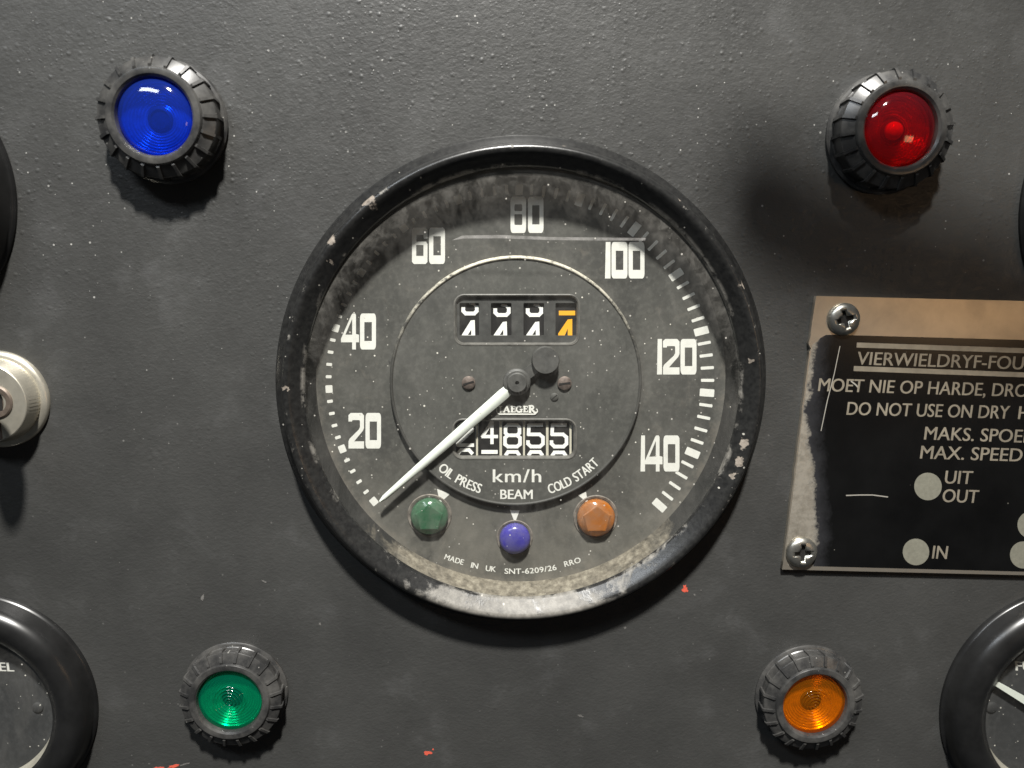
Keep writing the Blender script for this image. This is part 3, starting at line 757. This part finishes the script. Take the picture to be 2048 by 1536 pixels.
# ------------------------------------------------------------------ indicator lamps
def indicator(bx, by, R_px, H, lens_mat, label, nrib, rot, style):
    X, Z = XZ(*CTR(bx, by, R_px), 0); R = R_px * K(bx, by, 0)
    root = thing("indicator_lamp", (X, 0, Z), label, "indicator lamp", "indicator lamps with ribbed black caps")
    # cap: flange, groove, wall, front chamfer, raised rounded ring, bore
    hw = H * 0.70; hc_ = H * 0.89
    pr = [(R * 1.02, 0), (R * 1.03, H * .10), (R * 1.0, H * .15), (R * .96, H * .17), (R * .945, H * .20), (R * .972, hw), (R * .962, hw + H * .03),
          (R * .80, hc_), (R * .785, hc_ + H * .01), (R * .78, H * .93), (R * .76, H * .985), (R * .715, H), (R * .665, H * .985), (R * .63, H * .93), (R * .612, H * .80), (R * .605, H * .15), (0.00002, H * .14)]
    bm = bmesh.new(); lathe_bm(bm, pr, 120)
    for i in range(nrib):
        t = rot + 2 * math.pi * i / nrib
        e, n_ = Vector((math.cos(t), math.sin(t))), Vector((-math.sin(t), math.cos(t)))
        w = R * .025
        sec = [(R * .93, H * .18), (R * .985, H * .20), (R * 1.005, hw), (R * .99, hw + H * .06), (R * .82, hc_ + H * .045), (R * .78, hc_ + H * .03), (R * .78, H * .5)]
        A = [bm.verts.new((e.x * r + n_.x * w, -h, e.y * r + n_.y * w)) for r, h in sec]
        B = [bm.verts.new((e.x * r - n_.x * w, -h, e.y * r - n_.y * w)) for r, h in sec]
        bm.faces.new(A); bm.faces.new(list(reversed(B)))
        for q in range(len(sec)):
            q2 = (q + 1) % len(sec); bm.faces.new((A[q], B[q], B[q2], A[q2]))
    link("cap", fin(bm), M["cap"], root, smooth=28)
    # reflector bowl with turned rings, bulb, and the coloured lens
    rl = R * .606
    pr = []
    for i in range(26):
        f = 1 - i / 25.0
        pr.append((max(rl * f, 0.00002), H * (.42 + .22 * f * f) + (R * .016 if i % 2 else 0)))
    link("reflector", lathe(pr, 64), M["crumpled"] if style == "dome" else M["reflector"], root, smooth=20)
    link("bulb_socket", lathe([(rl * .34, H * .40), (rl * .34, H * .50), (rl * .26, H * .53), (rl * .24, H * .48), (0.00002, H * .48)], 40), M["hub"], root, smooth=30)
    if style == "dome":
        link("bulb", lathe([(rl * .24, H * .40), (rl * .26, H * .55), (rl * .22, H * .66), (rl * .14, H * .72), (0.00002, H * .74)], 32), M["filament"], root, smooth=True)
    pr = [(rl, H * .55)]
    N = 30
    for i in range(N + 1):
        f = 1 - i / N
        if style in ("dome", "plain"): hgt = H * .80 + R * (.24 if style == "dome" else .20) * math.sqrt(max(0, 1 - f * f))
        elif style == "rings": hgt = H * .80 + R * .13 * math.sqrt(max(0, 1 - f * f)) + (R * .006 if i % 3 == 0 and f < .78 else 0)
        else: hgt = H * .80 + R * .05 * (1 - f * f) + ((R * .020 if i % 3 == 0 else 0) if f < .56 else 0)
        pr.append((max(rl * f, 0.00002), hgt))
    link("lens", lathe(pr, 72), lens_mat, root, smooth=60)
    if style == "dome":       # cut crystal core behind the smooth dome
        rc = random.Random(5); bm = bmesh.new()
        for k, (rr, hh) in enumerate(((.93, .60), (.78, .74), (.55, .86), (.28, .93))):
            n = (15, 12, 8, 4)[k]
            for i in range(n):
                t = 2 * math.pi * (i + .5 * (k % 2)) / n + rc.uniform(-.12, .12); q = rl * rr * rc.uniform(.94, 1.04)
                bm.verts.new((q * math.cos(t), -H * hh * rc.uniform(.98, 1.02), q * math.sin(t)))
        bmesh.ops.convex_hull(bm, input=bm.verts[:])
        link("crystal_core", fin(bm), M["crystal"], root)
    return root
LB = m_lens("blue_lens_plastic", (0.030, 0.19, 0.88), (0.03, 0.085, 0.62), 0.28)
LR = m_lens("red_lens_plastic", (0.95, 0.018, 0.03), (0.46, 0.035, 0.055), 0.20)
LG = m_lens("green_lens_plastic", (0.0, 0.62, 0.36), (0.0, 0.26, 0.15), 0.35)
LA = m_lens("amber_lens_plastic", (0.95, 0.42, 0.01), (0.55, 0.20, 0.006), 0.22)
indicator(335, 244, 119, 0.0075, LB, "black ribbed indicator lamp with a blue lens", 20, 0.02, "plain")
indicator(1765, 268, 112, 0.0080, LR, "black ribbed indicator lamp with a red domed lens, above the instruction plate", 20, 0.10, "dome")
indicator(472, 1379, 102, 0.0054, LG, "black ribbed indicator lamp with a green lens", 20, 0.14, "flat")
indicator(1611, 1385, 99, 0.0058, LA, "black ribbed indicator lamp with an amber lens", 20, 0.12, "flat")

# ------------------------------------------------------------------ instruction plate
PO = XZ(1800, 860, PH)
plate = thing("instruction_plate", (PO[0], 0, PO[1]), "black and bare metal instruction plate screwed to the panel, warning text in two languages", "plate")
rp = random.Random(3)
def jag(a, b, n, j):
    return [(a[0] + (b[0] - a[0]) * i / n + rp.uniform(-j, j), a[1] + (b[1] - a[1]) * i / n + rp.uniform(-j * .4, j * .4)) for i in range(n)]
TL, BL, TR, BR = (1632, 592), (1564, 1139), (2420, 611), (2420, 1159)
out = [TL] + jag(TL, (1618, 690), 6, .6)[1:] + [(1617, 686), (1619, 692), (1622, 697), (1618, 704)] + jag((1618, 706), BL, 24, 1.0) + [BL, BR, TR]
link("base_plate", px_shape([out], 0.00008, PH, PO), M["metal"], plate)
black = [(1668, 669.5), (1652, 670), (1641, 676), (1634, 684), (1626, 689)] + jag((1622, 700), (1572, 1100), 40, .5) + [(1572, 1104), (1576, 1131), (2420, 1153), (2420, 690)]
link("enamel_field", px_shape([black], PH, PH + 0.00003, PO), M["enamel"], plate)
def pl(name, me, mat, label=None):
    o = link(name, me, mat, plate)
    if label: o["label"] = label
    return o
EH = PH + 0.00003
for a in ([(1714, 685), (2420, 709), (2420, 719), (1713, 695)], [(1708, 732), (2420, 759), (2420, 768.5), (1707, 742)]):
    pl("rule_line", px_shape([a], EH, EH + 0.00003, PO), M["print_"])
UPV = (3.6, -25.5)
for s, a, b in (("VIERWIELDRYF-FOU", (1713, 729), (2046, 739)), ("MOET NIE OP HARDE, DRO", (1636, 782), (2054, 794)),
                ("DO NOT USE ON DRY", (1693, 829.5), (2017, 837.5)), ("MAKS. SPOED", (1848, 879), (2070, 886)), ("MAX. SPEED", (1840, 917), (2043, 923)),
                ("UIT", (1889, 967), (1943, 968)), ("OUT", (1884, 1004), (1955, 1006)), ("IN", (1864, 1117), (1893, 1118)),
                ("R WHEEL DRIVE", (2052, 739.5), (2330, 748)), ("HARD SURFACES", (2036, 838), (2320, 846))):
    pl("lettering", text_px(s, a, b, UPV, EH, PO, thick=0.00003, bold=0.9), M["print_"], "bare metal words " + s)
for px, py, r in ((1856, 973, 27.5), (1832, 1104, 26.5), (2062, 1050, 27), (2047, 1110, 27)):
    pl("metal_disc", px_shape([[(px + r * math.cos(t) * 1.0, py + r * math.sin(t)) for t in [2 * math.pi * i / 40 for i in range(40)]]], EH, EH + 0.00004, PO), M["dot"])
def thin(pts, w, mat, name="scratch_or_reflection"):
    ms = []
    for (a, b), (c, d) in zip(pts[:-1], pts[1:]):
        L = math.hypot(c - a, d - b); nx, ny = -(d - b) / L * w / 2, (c - a) / L * w / 2
        ms.append(px_shape([[(a + nx, b + ny), (c + nx, d + ny), (c - nx, d - ny), (a - nx, b - ny)]], EH, EH + 0.00002, PO))
    return pl(name, join(ms), mat)
thin([(1680, 692), (1668, 750), (1655, 800), (1642, 862)], 1.6, M["scratch_or_reflection"])
thin([(1692, 991), (1720, 990), (1745, 990), (1776, 994)], 2.2, M["scratch_or_reflection"])
thin([(1702, 762), (1712, 770), (1718, 777)], 3.0, M["scratch_or_reflection"])
def phillips(px, py, r, ang, h=PH):
    cx, cz = XZ(px, py, h + 0.001); c = (cx - PO[0], cz - PO[1]); R = r * K(px, py, h)
    H = R * .42
    prof_ = [(R, h), (R, h + H * .25), (R * .93, h + H * .55), (R * .75, h + H * .82), (R * .5, h + H * .95)]
    bm = bmesh.new(); rings = lathe_bm(bm, prof_, 40, c)
    # domed top with a cross recess
    N = 40; cross = []
    for i in range(N):
        t = 2 * math.pi * i / N
        cross.append(rings[-1][i])
    L, w = R * .56, R * .15
    pts = [(L, -w), (L, w), (w * 1.2, w * 1.2), (w, L), (-w, L), (-w * 1.2, w * 1.2), (-L, w), (-L, -w), (-w * 1.2, -w * 1.2), (-w, -L), (w, -L), (w * 1.2, -w * 1.2)]
    bm.faces.new(rings[-1])
    s = link("screw", fin(bm), M["steel"], plate, smooth=40)
    bmx = [(c[0] + (u * math.cos(ang) - v * math.sin(ang)), c[1] + (u * math.sin(ang) + v * math.cos(ang))) for u, v in pts]
    cut = bpy.data.objects.new("cut", shape([bmx], h + H * .35, h + H * 1.3)); COL.objects.link(cut)
    me = s.data
    s.parent = None
    md = s.modifiers.new("b", "BOOLEAN"); md.operation = "DIFFERENCE"; md.object = cut; md.solver = "EXACT"
    # close the underside so the boolean has a solid to cut
    bmc = bmesh.new(); bmc.from_mesh(me)
    bmesh.ops.holes_fill(bmc, edges=[e for e in bmc.edges if e.is_boundary], sides=0); bmesh.ops.recalc_face_normals(bmc, faces=bmc.faces); bmc.to_mesh(me); bmc.free()
    dg = bpy.context.evaluated_depsgraph_get()
    nm = bpy.data.meshes.new_from_object(s.evaluated_get(dg))
    s.modifiers.clear(); s.data = nm; nm.name = "screw"
    if not nm.materials: nm.materials.append(M["steel"])
    else: nm.materials[0] = M["steel"]
    s.parent = plate
    cm = cut.data; bpy.data.objects.remove(cut); bpy.data.meshes.remove(cm)
    link("cross_recess", shape([[(c[0] + (p[0] - c[0]) * .97, c[1] + (p[1] - c[1]) * .97) for p in bmx]], h + H * .28, h + H * .40), M["dark"], s)
phillips(1691, 639, 32, 0.30)
phillips(1606, 1107, 31, 0.02)

# ------------------------------------------------------------------ fuel gauges and the dark upper dials, cut by the frame
def small_gauge(bx, by, R_px, lip_px, H, name, label, cat, group, fuel=None):
    X, Z = XZ(*CTR(bx, by, R_px), 0); k = K(max(0, min(2048, bx)), by, 0); R = R_px * k; L = lip_px * k
    root = thing(name, (X, 0, Z), label, cat, group)
    pr = [(R, 0), (R, H * .10), (R * .985, H * .14), (R * .975, H * .2), (R * .97, H * .55), (R * .95, H * .76), (R * .91, H * .92), (R * .86, H), (R * .80, H * .97), (L + (R - L) * .15, H * .86), (L, H * .74), (L * .985, H * .66), (L * .985, H * .56)]
    link("bezel", lathe(pr, 160), M["gloss"], root, smooth=60)
    dh = H * .10
    link("case_ring", lathe([(L * .985, H * .56), (L * .965, H * .40), (L * .93, dh)], 96), M["cream"] if fuel else M["gloss"], root, smooth=True)
    d = link("dial", lathe([(L * .95, dh - .0002), (L * .95, dh), (0.00002, dh)], 96), M["dial2"], root)
    link("glass", lathe([(L * .983, H * .57), (L * .983, H * .60), (0.00002, H * .60)], 64), M["glass"], root)
    org = (X, Z)
    if fuel:
        t0, t1, up, ends, scr = fuel
        link("lettering", text_px("FUEL", t0, t1, up, dh, org, bold=1.5), M["white"], d)["label"] = "white word FUEL"
        if ends:
            p0, p1 = Vector(ends[0]), Vector(ends[1]); dv = (p1 - p0).normalized(); nv = Vector((-dv.y, dv.x))
            lp = [tuple(p0 + nv * 4), tuple(p0 - nv * 4), tuple(p1 - nv * 9), tuple(p1 + nv * 9)]
            nh = dh + H * .18
            o = link("needle", px_shape([lp], nh, nh + 0.0004, org), M["needle"], root)
            q = XZ(p1.x, p1.y, nh); kk2 = K(1900, 1400, nh)
            link("hub", lathe([(22 * kk2, dh), (22 * kk2, nh + .0006), (18 * kk2, nh + .0012), (0.00002, nh + .0012)], 32, (q[0] - X, q[1] - Z)), M["hub"], o, smooth=35)
        cx, cz = XZ(scr[0], scr[1], dh); kk2 = K(max(0, min(2048, scr[0])), scr[1], dh)
        link("screw", lathe([(11 * kk2, dh), (11 * kk2, dh + .0003), (8 * kk2, dh + .0005), (0.00002, dh + .0005)], 24, (cx - X, cz - Z)), M["dial2"], root, smooth=35)
    return root
small_gauge(-46, 1402, 243, 172, 0.0062, "fuel_gauge", "black rimmed fuel gauge with no needle in view, below the ignition switch", "gauge", "fuel gauges",
            ((-37, 1341), (28, 1343), (-2, -17), None, (76, 1414)))
small_gauge(2118, 1402, 240, 172, 0.0062, "fuel_gauge", "black rimmed fuel gauge with a white needle, below the instruction plate", "gauge", "fuel gauges",
            ((2032, 1341), (2100, 1344), (-1, -18), ((1975, 1357), (2096, 1428)), (1983, 1414)))
small_gauge(-270, 380, 300, 235, 0.0075, "dark_gauge", "black gauge rim beside the blue indicator lamp, mostly cut off", "gauge", "black gauges cut by the frame")
small_gauge(2347, 405, 315, 240, 0.0065, "dark_gauge", "black gauge rim beside the red indicator lamp, mostly cut off", "gauge", "black gauges cut by the frame")

# ------------------------------------------------------------------ ignition switch
IX, IZ = XZ(1, 798, 0); ik = K(20, 798, 0)
sw = thing("ignition_switch", (IX, 0, IZ), "round nickel plated ignition switch with knurled barrel", "switch")
Hs = 0.0052
link("base_ring", lathe([(100 * ik, 0), (100 * ik, .0007), (97 * ik, .0011), (90 * ik, .0013), (86 * ik, .0013)], 96), M["chrome"], sw, smooth=40)
bm = bmesh.new(); n = 150; prev = None
for r, h, kn in ((88, .0010, 0), (87, .0014, 1), (83, Hs - .0006, 1), (80, Hs - .0001, 0), (78.5, Hs, 0), (36, Hs, 0), (33, Hs - .0012, 0), (.2, Hs - .0012, 0)):
    row = []
    for i in range(n):
        t = 2 * math.pi * i / n; q = (r - (1.6 if (i % 2 and kn) else 0)) * ik
        row.append(bm.verts.new((q * math.cos(t), -h, q * math.sin(t))))
    if prev:
        for i in range(n): bm.faces.new((prev[i], prev[(i + 1) % n], row[(i + 1) % n], row[i]))
    prev = row
bm.faces.new(prev)
link("barrel", fin(bm), M["chrome"], sw, smooth=30)
c = (20 * ik, 2 * ik)
kr = link("key_cylinder", lathe([(34 * ik, Hs - .0012), (34 * ik, Hs + .0002), (31 * ik, Hs + .0004), (22 * ik, Hs + .0003), (20 * ik, Hs - .0008), (.00002, Hs - .0008)], 64, c), M["brass"], sw, smooth=30)
link("keyway", shape([rrect(c[0] - 9 * ik, c[1] - 19 * ik, c[0] + 9 * ik, c[1] + 19 * ik, 2 * ik)], Hs - .0008, Hs - .0006), M["dark"], kr)
link("groove", shape([rrect(10 * ik, -74 * ik, 27 * ik, -38 * ik, 3 * ik)], Hs - .0001, Hs + .00006), M["brass"], sw)
# the key: a blade in the keyway and a rounded bow that reaches out of the frame
ky = thing("ignition_key", (IX, 0, IZ), "flat key standing in the ignition switch at the frame edge", "key")
bx = 7 * ik
link("blade", shape([rrect(bx - 4 * ik, c[1] - 16 * ik, bx + 4 * ik, c[1] + 16 * ik, 1.5 * ik)], Hs - .0006, Hs + .0042), M["steel"], ky)
bm = bmesh.new()
for lv, (w, hh) in enumerate(((12, 20), (26, 46), (29, 60), (28, 58), (20, 40))):
    hgt = Hs + .004 + lv * .0017
    for i in range(28):
        t = 2 * math.pi * i / 28
        bm.verts.new((bx + 26 * ik + w * ik * math.cos(t), -hgt, c[1] + hh * ik * math.sin(t)))
bmesh.ops.convex_hull(bm, input=bm.verts[:])
link("bow", fin(bm), M["gloss"], ky, smooth=40)

# ------------------------------------------------------------------ unseen lever shape added above the frame to cast the soft shadow at upper right
def on_ray(px, py, n):
    p = U3(px, py, 0); return p + (LAMP - p) * (n / -LAMP.y)
lev = thing("shadow_lever", on_ray(1470, 410, 0.092), "unseen black lever shape added above the frame to cast the soft shadow", "lever")
o0 = Vector(lev.location)
def tube(pts, name, mat, parent):
    bm = bmesh.new(); prev = None
    for i, (p, r) in enumerate(pts):
        a = pts[max(0, i - 1)][0]; b = pts[min(len(pts) - 1, i + 1)][0]
        d = (b - a).normalized(); s1 = d.orthogonal().normalized(); s2 = d.cross(s1)
        if prev: 
            s1 = (pu - d * pu.dot(d)).normalized(); s2 = d.cross(s1)
        pu = s1
        row = [bm.verts.new(p - o0 + s1 * r * math.cos(2 * math.pi * q / 24) + s2 * r * math.sin(2 * math.pi * q / 24)) for q in range(24)]
        if prev:
            for q in range(24): bm.faces.new((prev[q], prev[(q + 1) % 24], row[(q + 1) % 24], row[q]))
        else: bm.faces.new(row)
        prev = row
    bm.faces.new(list(reversed(prev)))
    return link(name, fin(bm), mat, parent, smooth=True)
a, b, c_ = on_ray(1482, 400, 0.092), on_ray(1640, 488, 0.092), on_ray(2140, 655, 0.096)
dv = (b - a).normalized()
kn = [(a - dv * .0030, .0010), (a - dv * .0022, .0042), (a, .0068), (a + dv * .005, .0082), (a + dv * .012, .0082), (a + dv * .018, .0074)]
tube(kn, "shadow_lever_knob", M["gloss"], lev)
tube([(a + dv * .014, .0070), (b, .0078), (b + (c_ - b) * .4, .0082), (c_, .0085)], "shadow_lever_shaft", M["gloss"], lev)

bpy.context.view_layer.update()
